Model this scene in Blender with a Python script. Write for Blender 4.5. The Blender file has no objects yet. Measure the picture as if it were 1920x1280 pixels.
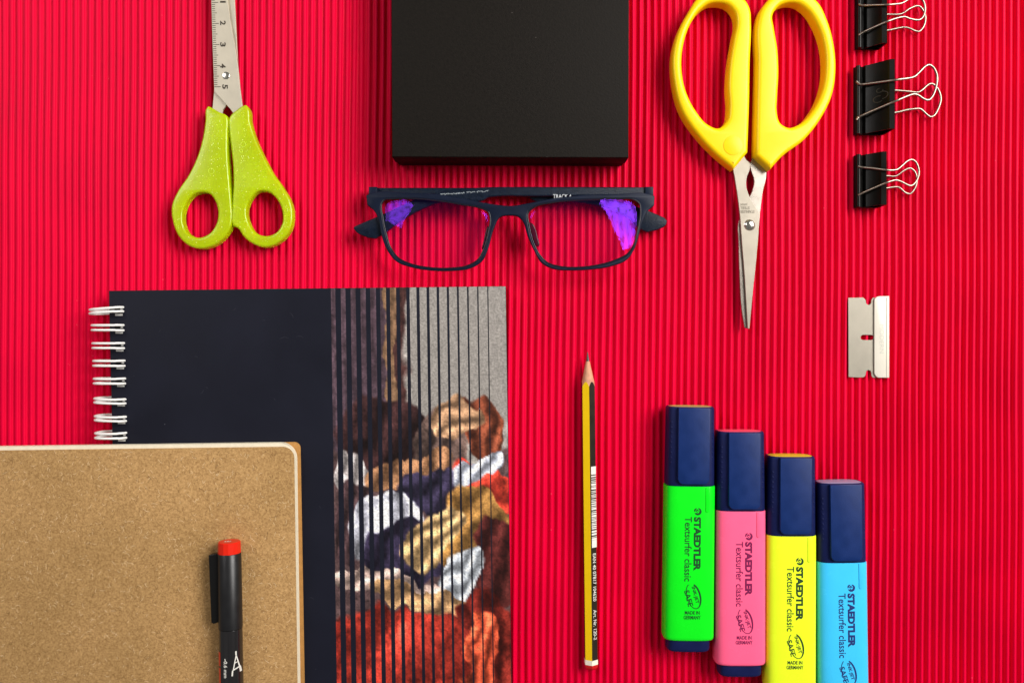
import bpy, bmesh, math, random
import numpy as np
from mathutils import Vector
random.seed(7); rng = np.random.default_rng(7)
sc = bpy.context.scene
C = sc.collection

# ------------------------------------------------------------------ camera, world, lights, exposure
H = 441.0                      # camera height above the crests of the sheet, mm
LENS = 29.0
S = H * 36.0 / LENS / 1920.0   # mm per photo pixel on the sheet
K = 0.001
cam = bpy.data.cameras.new('camera'); cam.lens = LENS; cam.sensor_width = 36; cam.sensor_fit = 'HORIZONTAL'
cam.clip_start = 0.01; cam.clip_end = 20
co = bpy.data.objects.new('camera', cam); C.objects.link(co); co.location = (0, 0, H * K)
sc.camera = co

w = bpy.data.worlds.new('World'); sc.world = w; w.use_nodes = True
wn = w.node_tree; wn.nodes.clear()
wo = wn.nodes.new('ShaderNodeOutputWorld'); wb = wn.nodes.new('ShaderNodeBackground')
tc = wn.nodes.new('ShaderNodeTexCoord'); nz = wn.nodes.new('ShaderNodeTexNoise'); rp = wn.nodes.new('ShaderNodeValToRGB')
nz.inputs['Scale'].default_value = 3.0; nz.inputs['Detail'].default_value = 2
rp.color_ramp.elements[0].position = 0.3; rp.color_ramp.elements[0].color = (0.50, 0.49, 0.47, 1)
rp.color_ramp.elements[1].position = 0.7; rp.color_ramp.elements[1].color = (1.0, 0.97, 0.92, 1)
wn.links.new(tc.outputs['Generated'], nz.inputs['Vector']); wn.links.new(nz.outputs['Fac'], rp.inputs['Fac'])
wn.links.new(rp.outputs['Color'], wb.inputs['Color']); wb.inputs['Strength'].default_value = 0.24
wn.links.new(wb.outputs[0], wo.inputs['Surface'])

def area(name, d, dist, sx, sy, power, col, aim=(0, 0, 0)):
    l = bpy.data.lights.new(name, 'AREA'); l.shape = 'RECTANGLE'; l.size = sx; l.size_y = sy
    l.energy = power; l.color = col
    l.use_nodes = True; nt = l.node_tree; em = nt.nodes['Emission']
    g = nt.nodes.new('ShaderNodeNewGeometry'); n = nt.nodes.new('ShaderNodeTexNoise'); n.inputs['Scale'].default_value = 7; n.inputs['Detail'].default_value = 6; n.inputs['Roughness'].default_value = .7
    q = nt.nodes.new('ShaderNodeValToRGB'); q.color_ramp.elements[0].position = .40; q.color_ramp.elements[1].position = .52
    q.color_ramp.elements[0].color = (.38, .38, .38, 1); q.color_ramp.elements[1].color = (1.25, 1.25, 1.25, 1)
    nt.links.new(g.outputs['Parametric'], n.inputs['Vector']); nt.links.new(n.outputs['Fac'], q.inputs['Fac']); nt.links.new(q.outputs['Color'], em.inputs['Color'])
    o = bpy.data.objects.new(name, l); C.objects.link(o)
    v = Vector(d).normalized(); o.location = Vector(aim) + v * dist
    o.rotation_euler = v.to_track_quat('Z', 'Y').to_euler()
    return o
area('window_light', (0.62, 0.34, 0.72), 1.25, 0.82, 0.62, 25.5, (1.0, 0.965, 0.93), (0.05, 0.0, 0))
area('side_window_light', (-0.64, 0.40, 0.72), 1.3, 0.40, 0.60, 5.2, (1.0, 0.96, 0.95), (-0.05, 0.05, 0))

sc.view_settings.view_transform = 'Standard'; sc.view_settings.look = 'None'
sc.view_settings.gamma = 1.0; sc.view_settings.use_curve_mapping = False
sc.view_settings.exposure = 0.0
sc.render.engine = 'CYCLES'

# ------------------------------------------------------------------ helpers
def W(px, py, z=0.0):
    f = S * (1 - z / H)
    return np.array([(px - 960) * f, (640 - py) * f, z])
def W2(px, py, z=0.0): return W(px, py, z)[:2]
def L(n, z): return n * S * (1 - z / H)

def mat(name, color, rough=0.5, metal=0.0, bump=0.0, bscale=900.0, var=0.0, vscale=60.0, spec=0.26, **kw):
    m = bpy.data.materials.new(name); m.use_nodes = True
    nt = m.node_tree; p = nt.nodes['Principled BSDF']
    p.inputs['Base Color'].default_value = (*color, 1); p.inputs['Roughness'].default_value = rough
    p.inputs['Metallic'].default_value = metal; p.inputs['Specular IOR Level'].default_value = spec
    for k, v in kw.items(): p.inputs[k.replace('_', ' ')].default_value = v
    t = nt.nodes.new('ShaderNodeTexCoord')
    if bump:
        n = nt.nodes.new('ShaderNodeTexNoise'); n.inputs['Scale'].default_value = bscale; n.inputs['Detail'].default_value = 4
        b = nt.nodes.new('ShaderNodeBump'); b.inputs['Strength'].default_value = bump; b.inputs['Distance'].default_value = 0.0002
        nt.links.new(t.outputs['Object'], n.inputs['Vector']); nt.links.new(n.outputs['Fac'], b.inputs['Height'])
        nt.links.new(b.outputs['Normal'], p.inputs['Normal'])
    if var:
        n = nt.nodes.new('ShaderNodeTexNoise'); n.inputs['Scale'].default_value = vscale; n.inputs['Detail'].default_value = 6
        r = nt.nodes.new('ShaderNodeValToRGB')
        r.color_ramp.elements[0].position = 0.3; r.color_ramp.elements[1].position = 0.7
        r.color_ramp.elements[0].color = (*[c * (1 - var) for c in color], 1)
        r.color_ramp.elements[1].color = (*[min(1, c * (1 + var)) for c in color], 1)
        nt.links.new(t.outputs['Object'], n.inputs['Vector']); nt.links.new(n.outputs['Fac'], r.inputs['Fac'])
        nt.links.new(r.outputs['Color'], p.inputs['Base Color'])
        mr = nt.nodes.new('ShaderNodeMapRange'); mr.inputs['To Min'].default_value = max(0.02, rough - 0.08); mr.inputs['To Max'].default_value = min(1, rough + 0.10)
        nt.links.new(n.outputs['Fac'], mr.inputs['Value']); nt.links.new(mr.outputs['Result'], p.inputs['Roughness'])
    return m

def add_specks(m, scale, size, color, amount=0.5):
    """tiny dust specks lying on a surface"""
    nt = m.node_tree; p = nt.nodes['Principled BSDF']
    t = nt.nodes.new('ShaderNodeTexCoord'); v = nt.nodes.new('ShaderNodeTexVoronoi'); v.inputs['Scale'].default_value = scale
    nt.links.new(t.outputs['Object'], v.inputs['Vector'])
    lt = nt.nodes.new('ShaderNodeMath'); lt.operation = 'LESS_THAN'; lt.inputs[1].default_value = size
    nt.links.new(v.outputs['Distance'], lt.inputs[0])
    sp = nt.nodes.new('ShaderNodeSeparateColor'); nt.links.new(v.outputs['Color'], sp.inputs[0])
    g = nt.nodes.new('ShaderNodeMath'); g.operation = 'LESS_THAN'; g.inputs[1].default_value = amount; nt.links.new(sp.outputs[0], g.inputs[0])
    mu = nt.nodes.new('ShaderNodeMath'); mu.operation = 'MULTIPLY'; nt.links.new(lt.outputs[0], mu.inputs[0]); nt.links.new(g.outputs[0], mu.inputs[1])
    mx = nt.nodes.new('ShaderNodeMix'); mx.data_type = 'RGBA'
    src = p.inputs['Base Color']
    if src.links: nt.links.new(src.links[0].from_socket, mx.inputs[6])
    else: mx.inputs[6].default_value = src.default_value
    mx.inputs[7].default_value = (*color, 1)
    nt.links.new(mu.outputs[0], mx.inputs[0]); nt.links.new(mx.outputs[2], p.inputs['Base Color'])
    return m

class M:
    """collects shapes (mm) for one mesh"""
    def __init__(s): s.v = []; s.f = []; s.m = []; s.n = 0
    def add(s, v, f, mi=0):
        s.v.append(np.asarray(v, float).reshape(-1, 3)); s.f += [tuple(i + s.n for i in q) for q in f]; s.m += [mi] * len(f)
        s.n += len(s.v[-1]); return s
    def build(s, name, mats, parent=None, ang=35, smooth=True, local=False):
        me = bpy.data.meshes.new(name)
        v = np.vstack(s.v) * K
        if parent is not None and not local:
            r = parent
            while r.parent: r = r.parent
            v = v - np.array(r.location)
        me.from_pydata(v.tolist(), [], s.f)
        if not isinstance(mats, (list, tuple)): mats = [mats]
        for m in mats: me.materials.append(m)
        me.polygons.foreach_set('material_index', s.m)
        me.validate(); 
        bm = bmesh.new(); bm.from_mesh(me); bmesh.ops.remove_doubles(bm, verts=bm.verts, dist=1e-7); bmesh.ops.recalc_face_normals(bm, faces=bm.faces); bm.to_mesh(me); bm.free()
        if smooth:
            me.shade_smooth(); me.set_sharp_from_angle(angle=math.radians(ang))
        o = bpy.data.objects.new(name, me); C.objects.link(o)
        if parent is not None: o.parent = parent
        return o

def thing(name, label, cat, loc=(0, 0, 0), rz=0.0, group=None):
    o = bpy.data.objects.new(name, None); C.objects.link(o); o.empty_display_size = 0.01
    o.location = (loc[0] * K, loc[1] * K, loc[2] * K); o.rotation_euler = (0, 0, rz)
    o['label'] = label; o['category'] = cat
    if group: o['group'] = group
    return o

def from_curve(cu):
    o = bpy.data.objects.new('tmp', cu); C.objects.link(o)
    dg = bpy.context.evaluated_depsgraph_get(); dg.update()
    me = o.evaluated_get(dg).to_mesh()
    v = np.array([x.co[:] for x in me.vertices]); f = [tuple(p.vertices) for p in me.polygons]
    o.evaluated_get(dg).to_mesh_clear(); bpy.data.objects.remove(o); bpy.data.curves.remove(cu)
    return v, f

def cr(pts, n=6, sharp=()):
    """closed Catmull-Rom through pts; indices in sharp stay corners"""
    P = [np.array(p, float) for p in pts]; N = len(P); out = []
    for i in range(N):
        p1, p2 = P[i], P[(i + 1) % N]
        p0 = P[i - 1] if i not in sharp else 2 * p1 - p2
        p3 = P[(i + 2) % N] if (i + 1) % N not in sharp else 2 * p2 - p1
        # centripetal-ish tangents
        d1 = np.linalg.norm(p2 - p1)
        def tan(a, b, c):
            da, db = np.linalg.norm(b - a), np.linalg.norm(c - b)
            if da < 1e-9 or db < 1e-9: return (c - a) * .5
            t = ((b - a) / da * db + (c - b) / db * da) / (da + db)
            return t * d1
        m1, m2 = tan(p0, p1, p2), tan(p1, p2, p3)
        for k in range(n):
            t = k / n
            out.append((2*t**3-3*t*t+1)*p1 + (t**3-2*t*t+t)*m1 + (-2*t**3+3*t*t)*p2 + (t**3-t*t)*m2)
    return out
def cro(pts, n=6):
    """open smooth curve, any dimension"""
    P = [np.array(p, float) for p in pts]; out = []
    for i in range(len(P) - 1):
        p1, p2 = P[i], P[i + 1]; p0 = P[i - 1] if i else 2 * p1 - p2; p3 = P[i + 2] if i + 2 < len(P) else 2 * p2 - p1
        for k in range(n):
            t = k / n
            out.append(.5 * (2*p1 + (p2-p0)*t + (2*p0-5*p1+4*p2-p3)*t*t + (3*p1-p0-3*p2+p3)*t**3))
    out.append(P[-1]); return out

def plate(outs, z0, z1, bevel=0.0, res=3):
    cu = bpy.data.curves.new('c', 'CURVE'); cu.dimensions = '2D'; cu.fill_mode = 'BOTH'
    cu.extrude = (z1 - z0) / 2 - bevel; cu.bevel_depth = bevel; cu.bevel_resolution = res; cu.offset = -bevel
    for o in outs:
        sp = cu.splines.new('POLY'); sp.points.add(len(o) - 1); sp.use_cyclic_u = True
        for i, p in enumerate(o): sp.points[i].co = (p[0], p[1], 0, 1)
    v, f = from_curve(cu); v[:, 2] += (z0 + z1) / 2
    return v, f
def px(outs, z): return [[W2(p[0], p[1], z) for p in o] for o in outs]

def tube(pts, r, cyc=False, res=4, caps=True):
    cu = bpy.data.curves.new('c', 'CURVE'); cu.dimensions = '3D'; cu.bevel_depth = r; cu.bevel_resolution = res; cu.use_fill_caps = caps
    sp = cu.splines.new('POLY'); sp.points.add(len(pts) - 1); sp.use_cyclic_u = cyc
    for i, p in enumerate(pts): sp.points[i].co = (*p, 1)
    return from_curve(cu)

def loft(secs, close0=True, close1=True):
    n = len(secs[0]); v = np.vstack([np.asarray(s) for s in secs]); f = []
    for k in range(len(secs) - 1):
        for i in range(n):
            j = (i + 1) % n; f.append((k*n+i, k*n+j, (k+1)*n+j, (k+1)*n+i))
    if close0: f.append(tuple(range(n))[::-1])
    if close1: f.append(tuple((len(secs)-1)*n + i for i in range(n)))
    return v, f
def supell(a, b, n, N=64):
    t = np.linspace(0, 2*np.pi, N, endpoint=False)
    c, s = np.cos(t), np.sin(t)
    return np.sign(c)*np.abs(c)**(2/n)*a, np.sign(s)*np.abs(s)**(2/n)*b
def box(x0, x1, y0, y1, z0, z1):
    v = [(x, y, z) for z in (z0, z1) for y in (y0, y1) for x in (x0, x1)]
    return v, [(0,2,3,1),(4,5,7,6),(0,1,5,4),(2,6,7,3),(0,4,6,2),(1,3,7,5)]
def dome(c, r, h, N=32, R=6):
    """flattened dome head (rivet) with centre on its base"""
    v = []; f = []
    for k in range(R):
        a = k / R * math.pi / 2
        for i in range(N):
            t = 2*math.pi*i/N; v.append((c[0]+r*math.cos(a)*math.cos(t), c[1]+r*math.cos(a)*math.sin(t), c[2]+h*math.sin(a)))
    v.append((c[0], c[1], c[2]+h)); v.append((c[0], c[1], c[2]-0.02))
    for k in range(R-1):
        for i in range(N):
            j=(i+1)%N; f.append((k*N+i, k*N+j, (k+1)*N+j, (k+1)*N+i))
    for i in range(N): f.append(((R-1)*N+i, (R-1)*N+(i+1)%N, R*N)); f.append(((i+1)%N, i, R*N+1))
    return v, f

_tx = {}
def text2d(body, bold=0.0):
    k = (body, bold)
    if k not in _tx:
        cu = bpy.data.curves.new('t', 'FONT'); cu.body = body; cu.size = 1; cu.offset = bold; cu.resolution_u = 3; cu.fill_mode = 'BOTH'
        v, f = from_curve(cu); lo, hi = v.min(0), v.max(0)
        v = (v - (lo + hi) / 2) / np.maximum(hi - lo, 1e-9); _tx[k] = (v[:, :2], f)
    return _tx[k]
def put_text(m, body, c, ang, wd, ht, zf, bold=0.0, mi=0):
    """text centred on c (mm), running along ang (degrees), size wd x ht; zf(x, y) -> z"""
    v, f = text2d(body, bold); a = math.radians(ang)
    X = v[:, 0] * wd; Y = v[:, 1] * ht
    x = c[0] + X * math.cos(a) - Y * math.sin(a); y = c[1] + X * math.sin(a) + Y * math.cos(a)
    m.add(np.c_[x, y, [zf(p, q) for p, q in zip(x, y)]], f, mi)
def ribbon(m, pts, wds, zf, mi=0, cyc=False):
    P = np.array([p[:2] for p in pts], float); N = len(P)
    if np.isscalar(wds): wds = [wds] * N
    T = np.gradient(P, axis=0) if not cyc else (np.roll(P, -1, 0) - np.roll(P, 1, 0))
    T /= np.maximum(np.linalg.norm(T, axis=1, keepdims=True), 1e-9); Nn = np.c_[-T[:, 1], T[:, 0]]
    A = P + Nn * np.array(wds)[:, None] / 2; B = P - Nn * np.array(wds)[:, None] / 2
    v = [(x, y, zf(x, y)) for x, y in A] + [(x, y, zf(x, y)) for x, y in B]
    f = [(i, i+1, N+i+1, N+i) for i in range(N-1)] + ([(N-1, 0, N, 2*N-1)] if cyc else [])
    m.add(v, f, mi)

# ------------------------------------------------------------------ materials
def steel(name, col=(0.50, 0.46, 0.40), rough=0.34, metal=0.85):
    m = mat(name, col, rough=rough, metal=metal, bump=0.05, bscale=400, var=0.07, vscale=120)
    return m
M_steel = steel('brushed_steel', (0.33, 0.295, 0.24), 0.40, .6); M_blade = steel('polished_blade_steel', (0.40, 0.36, 0.31), 0.26, 0.9)
M_chrome = mat('nickel_wire', (0.32, 0.27, 0.22), rough=0.34, metal=1.0)
M_rivet = mat('rivet_steel', (0.72, 0.69, 0.62), rough=0.18, metal=1.0, bump=0.03)
M_etch = mat('dark_etching', (0.05, 0.04, 0.03), rough=0.6)
M_navy = mat('navy_plastic', (0.006, 0.010, 0.060), rough=0.42, bump=0.25, bscale=2500, var=0.12, vscale=200, spec=0.13)
M_tongue = mat('blue_navy_plastic', (0.003, 0.019, 0.105), rough=0.36, bump=0.25, bscale=2500, var=0.10, vscale=200, spec=0.22)
M_white = mat('white_print', (0.72, 0.70, 0.64), rough=0.5)

# ------------------------------------------------------------------ ground: red corrugated cardboard
def sheet():
    period = 3.822; X0, X1 = -460, 460; Y = np.linspace(-330, 330, 67)
    n = int((X1 - X0) / period); npr = 20
    u = np.arange(n * npr + 1) / npr; ph = u * 2 * np.pi
    cw = np.cos(ph); wv = 0.5 + 0.5 * np.tanh(2.3 * (cw - 0.02)) / math.tanh(2.3); wv = .86 * wv + .14 * (.5 + .5 * cw); prof = -(1 - wv) * (1.90 + .50 * np.clip((X0 + u * period) / 220, -1, 1))
    a = math.radians(0.35)
    v = np.zeros((len(Y), len(u), 3)); rib = np.floor(u + .5).astype(int)
    jit = rng.normal(0, 0.09, n + 3); hj = rng.normal(0, 0.07, n + 3); ph2 = rng.uniform(0, 6.3, n + 3)
    for j, y in enumerate(Y):
        x = X0 + u * period + jit[rib] * np.sin(y * .03 + ph2[rib]) + 0.12 * math.sin(y * .05) + .25 * np.sin(y * .011 + u * .05)
        v[j, :, 0] = x * math.cos(a) - y * math.sin(a) * (-1); v[j, :, 1] = y
        v[j, :, 2] = prof * (1 + hj[rib] * np.sin(y * .04 + ph2[rib])) - .12 * (1 + np.sin(y * .023 + u * .21) * np.sin(y * .041 - u * .13 + 2))
    nx = len(u); f = []
    for j in range(len(Y) - 1):
        b = j * nx
        f += [(b+i, b+i+1, b+nx+i+1, b+nx+i) for i in range(nx-1)]
    m = mat('red_corrugated_card', (0.70, 0.0, 0.036), rough=0.45, bump=0.15, bscale=1500, var=0.08, vscale=18, spec=0.07)
    add_specks(m, 240, 0.05, (0.9, 0.10, 0.14), 0.10)
    o = M().add(v.reshape(-1, 3), f).build('table_surface', m, None, ang=180)
    o['kind'] = 'structure'; o['label'] = 'red corrugated cardboard sheet with fine vertical ribs'
sheet()

# ------------------------------------------------------------------ black box
def black_box():
    p = lambda x, y: W(x, y, 23)
    t = thing('gift_box', 'matte black rectangular box lying above the eyeglasses, cut by the top edge', 'box', (*W2(958, 70, 23), 0))
    out = [p(735, 294)[:2], p(1178.5, 295.5)[:2], p(1180, -160)[:2], p(733, -160)[:2]]
    m = mat('matte_black_card', (0.0085, 0.0068, 0.0052), rough=0.6, bump=0.6, bscale=1100, var=0.22, vscale=700, spec=0.10)
    add_specks(m, 170, 0.035, (0.10, 0.09, 0.08), 0.15)
    M().add(*plate([out], 9.0, 23.0, 0.45, 2)).build('lid', m, t)
    cx, cy = np.mean(out, 0); inn = [np.array([cx, cy]) + (np.array(q) - (cx, cy)) * .992 for q in out]
    M().add(*plate([inn], 0.0, 9.0 - .1, 0.3, 2)).build('base', m, t)
black_box()

# ------------------------------------------------------------------ eyeglasses
def glasses():
    t = thing('eyeglasses', 'navy rectangular eyeglasses with folded temples and violet reflections in the lenses', 'eyeglasses', (*W2(957, 430, 0), 0))
    ZF = 14.0
    M_fr = mat('matte_navy_frame', (0.0035, 0.0075, 0.022), rough=0.38, bump=0.1, bscale=3000, var=0.15, vscale=150, spec=.2)
    M_rim = mat('gloss_dark_rim', (0.012, 0.010, 0.016), rough=0.18)
    M_tip = mat('navy_rubber_temple', (0.0025, 0.007, 0.018), rough=0.3, bump=0.9, bscale=1400, var=0.3, vscale=500, spec=.22)
    top = [(685, 365), (690, 362.5), (770, 361.5), (822, 364), (873, 373), (915, 381), (942, 385), (957, 386), (984, 382), (1036, 372), (1087, 366), (1156, 363.5), (1221, 363), (1229, 366)]
    rgt = [(1228, 384), (1216, 394.5), (1207, 410), (1200, 436), (1192, 463), (1177, 486), (1147, 498.5), (1105, 505), (1070, 506.5), (1036, 503.5), (1015, 492), (1001, 468), (989, 441), (981, 416), (972, 406), (957, 403.5)]
    lft = [(938, 406.5), (926, 428), (916, 463), (904, 489), (882, 502.5), (847, 507.5), (805, 506.5), (770, 500.5), (742, 489.5), (725, 468.5), (713.5, 438), (708.5, 411), (701.5, 396), (687, 383)]
    LL = [(716, 380), (720, 374.5), (735, 373), (770, 372.5), (822, 377), (865, 384), (904, 392), (915, 398), (918.5, 410), (915, 434), (906, 468), (897, 485), (878, 497), (847, 502), (804.7, 501), (770, 494), (747, 483), (733, 465), (724, 437.5), (717.5, 406.5)]
    RL = [(991.5, 398), (1002, 389), (1036, 380.5), (1087, 375.5), (1156, 373.5), (1190, 374.5), (1199, 381), (1201, 396), (1196, 431), (1190, 455), (1178, 474), (1156, 486), (1122, 496), (1087, 500.5), (1053, 499.5), (1027, 492), (1012, 477), (1001, 455), (993, 424)]
    outer = cr(top + rgt + lft, 5, sharp=(0, 13, 14, 43))
    l1, l2 = cr(LL, 6), cr(RL, 6)
    bend = lambda v: np.c_[v[:, :2], v[:, 2] - 2.2 * ((v[:, 0] - W2(957, 0, ZF)[0]) / 78.0) ** 2]
    def grow(pts, d):
        P = np.array(pts); c = P.mean(0); T = np.roll(P, -1, 0) - np.roll(P, 1, 0); T /= np.linalg.norm(T, axis=1, keepdims=True)
        Nn = np.c_[T[:, 1], -T[:, 0]]; s = np.sign(((P - c) * Nn).sum(1).mean()); return [tuple(q) for q in P + Nn * d * s]
    v, f = plate(px([outer, grow(l1, 1.6), grow(l2, 1.6)], ZF), ZF - 3.2, ZF, 0.55, 3)
    M().add(bend(v), f).build('frame', M_fr, t, ang=50)
    for lo in (l1, l2):
        P = np.array([W2(a, b, ZF - 1) for a, b in lo]); c = P.mean(0); N = len(P)
        # inner rim wire
        g = np.array([W(a, b, ZF - .55) for a, b in grow(lo, 0.9)])
        v, f = tube(bend(g), 0.50, cyc=True, caps=False)
        M().add(v, f).build('rim', M_rim, t)
        R = 96.0; vs = []; fs = []; nr = 14
        for side in (0, 1):
            base = len(vs); vs.append([c[0], c[1], 0 - side * 1.5])
            for k in range(1, nr + 1):
                q = c + (P - c) * (k / nr)
                vs += [[a, b, -((a-c[0])**2 + (b-c[1])**2) / (2 * R) - side * 1.5] for a, b in q]
            for i in range(N): fs.append((base, base+1+i, base+1+(i+1) % N) if not side else (base, base+1+(i+1) % N, base+1+i))
            for k in range(nr - 1):
                for i in range(N):
                    a = base+1+k*N+i; b = base+1+k*N+(i+1) % N
                    fs.append((a, b, b+N, a+N) if side else (a, a+N, b+N, b))
        n1 = 1 + nr * N
        for i in range(N):
            j = (i+1) % N; a = 1+(nr-1)*N; fs.append((a+i, a+j, n1+a+j, n1+a+i))
        vs = np.array(vs); edge = vs[1+(nr-1)*N:1+nr*N, 2].mean(); vs[:, 2] += ZF - 1.0 - edge
        vs[:, 2] = np.minimum(vs[:, 2], 99)
        # subtle wrap tilt with the bent frame
        vs[:, 2] -= 2.2 * ((vs[:, 0]) / 78.0) ** 2
        m = bpy.data.materials.new('coated_lens'); m.use_nodes = True; nt = m.node_tree; nt.nodes.clear()
        o_ = nt.nodes.new('ShaderNodeOutputMaterial'); mx = nt.nodes.new('ShaderNodeMixShader'); tr = nt.nodes.new('ShaderNodeBsdfTransparent'); gl = nt.nodes.new('ShaderNodeBsdfGlossy')
        nz = nt.nodes.new('ShaderNodeTexNoise'); nz.inputs['Scale'].default_value = 260; nz.inputs['Detail'].default_value = 5
        tcn = nt.nodes.new('ShaderNodeTexCoord'); nt.links.new(tcn.outputs['Object'], nz.inputs['Vector'])
        bp = nt.nodes.new('ShaderNodeBump'); bp.inputs['Strength'].default_value = 0.045; bp.inputs['Distance'].default_value = 0.0006
        nt.links.new(nz.outputs['Fac'], bp.inputs['Height']); nt.links.new(bp.outputs['Normal'], gl.inputs['Normal'])
        tr.inputs['Color'].default_value = (0.985, 0.985, 0.99, 1); gl.inputs['Color'].default_value = (0.24, 0.04, 1.0, 1); gl.inputs['Roughness'].default_value = 0.015
        mx.inputs[0].default_value = 0.034
        nt.links.new(tr.outputs[0], mx.inputs[1]); nt.links.new(gl.outputs[0], mx.inputs[2]); nt.links.new(mx.outputs[0], o_.inputs['Surface'])
        M().add(vs, fs).build('lens', m, t, ang=50)
    # temples (folded, under the front)
    TA = [(1225, 351), (1000, 350.5), (900, 351.5), (850, 356), (800, 366), (719, 401), (665, 424), (662.5, 428), (668, 435), (690, 445.5), (704, 447), (716, 440), (753, 413), (790, 392), (830, 378), (868, 377), (905, 376), (916, 370), (927, 368.5), (1000, 368), (1225, 366)]
    TB = [(692, 352), (900, 352), (1040, 352), (1080, 357), (1120, 367), (1218, 396), (1246, 408), (1251, 414), (1249, 421), (1233, 430.5), (1214, 435), (1204, 431), (1180, 408), (1135, 389), (1085, 379), (1040, 377), (1000, 376), (990, 369.5), (980, 368.5), (900, 368), (692, 366)]
    for pts, z0, z1, sh in ((TB, 3.0, 6.4, (0, 6, 7, 9, 10, 20)), (TA, 6.6, 10.0, (0, 6, 7, 9, 10, 20))):
        o = M().add(*plate(px([cr(pts, 5, sharp=sh)], z1), z0, z1, 0.5, 3)).build('temple', M_tip, t, ang=50)
        # hinge end block joining temple and front
    for x0, x1 in ((692, 707), (1209, 1224.5)):
        a, b = W2(x0, 351, 10), W2(x1, 372, 10)
        M().add(*plate([[(a[0], a[1]), (b[0], a[1]), (b[0], b[1]), (a[0], b[1])]], 3.0, 11.2, 0.4, 2)).build('hinge', M_fr, t)
    # nose pads
    for pts in ([(915, 424), (911, 436), (907, 452), (905, 468), (909, 466), (913, 450), (917, 434)], [(992, 418), (998, 420), (1004, 430), (1008, 446), (1010, 462), (1005, 462), (1000, 452), (995, 436)]):
        M().add(*plate(px([cr(pts, 4)], 9), 6, ZF - 2.2, 0.5, 3)).build('nose_pad', mat('smoky_nose_pad', (0.06, 0.004, 0.012), rough=0.2), t)
    m = M(); zf = lambda x, y: 10.06
    put_text(m, 'TRACK 4', W2(1054, 368.2, 10), 0, L(34, 10), L(7.5, 10), zf, 0.01)
    m.build('lettering', mat('pale_print', (0.55, 0.58, 0.60), rough=0.4), t, smooth=False); m = M()
    # handwritten-looking maker's script along the temple, unreadable in the photo
    x = 826
    while x < 908:
        wd = random.uniform(4, 9); pts = [W2(x + k * wd / 8, 364.5 - (x - 826) * .075 + random.uniform(-1.6, 1.6), 10) for k in range(9)]
        ribbon(m, cro(pts, 3), 0.22, zf); x += wd + random.choice([1, 1, 3])
    m.build('script_print', mat('grey_print', (0.32, 0.36, 0.38), rough=0.4), t, smooth=False)
glasses()

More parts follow.
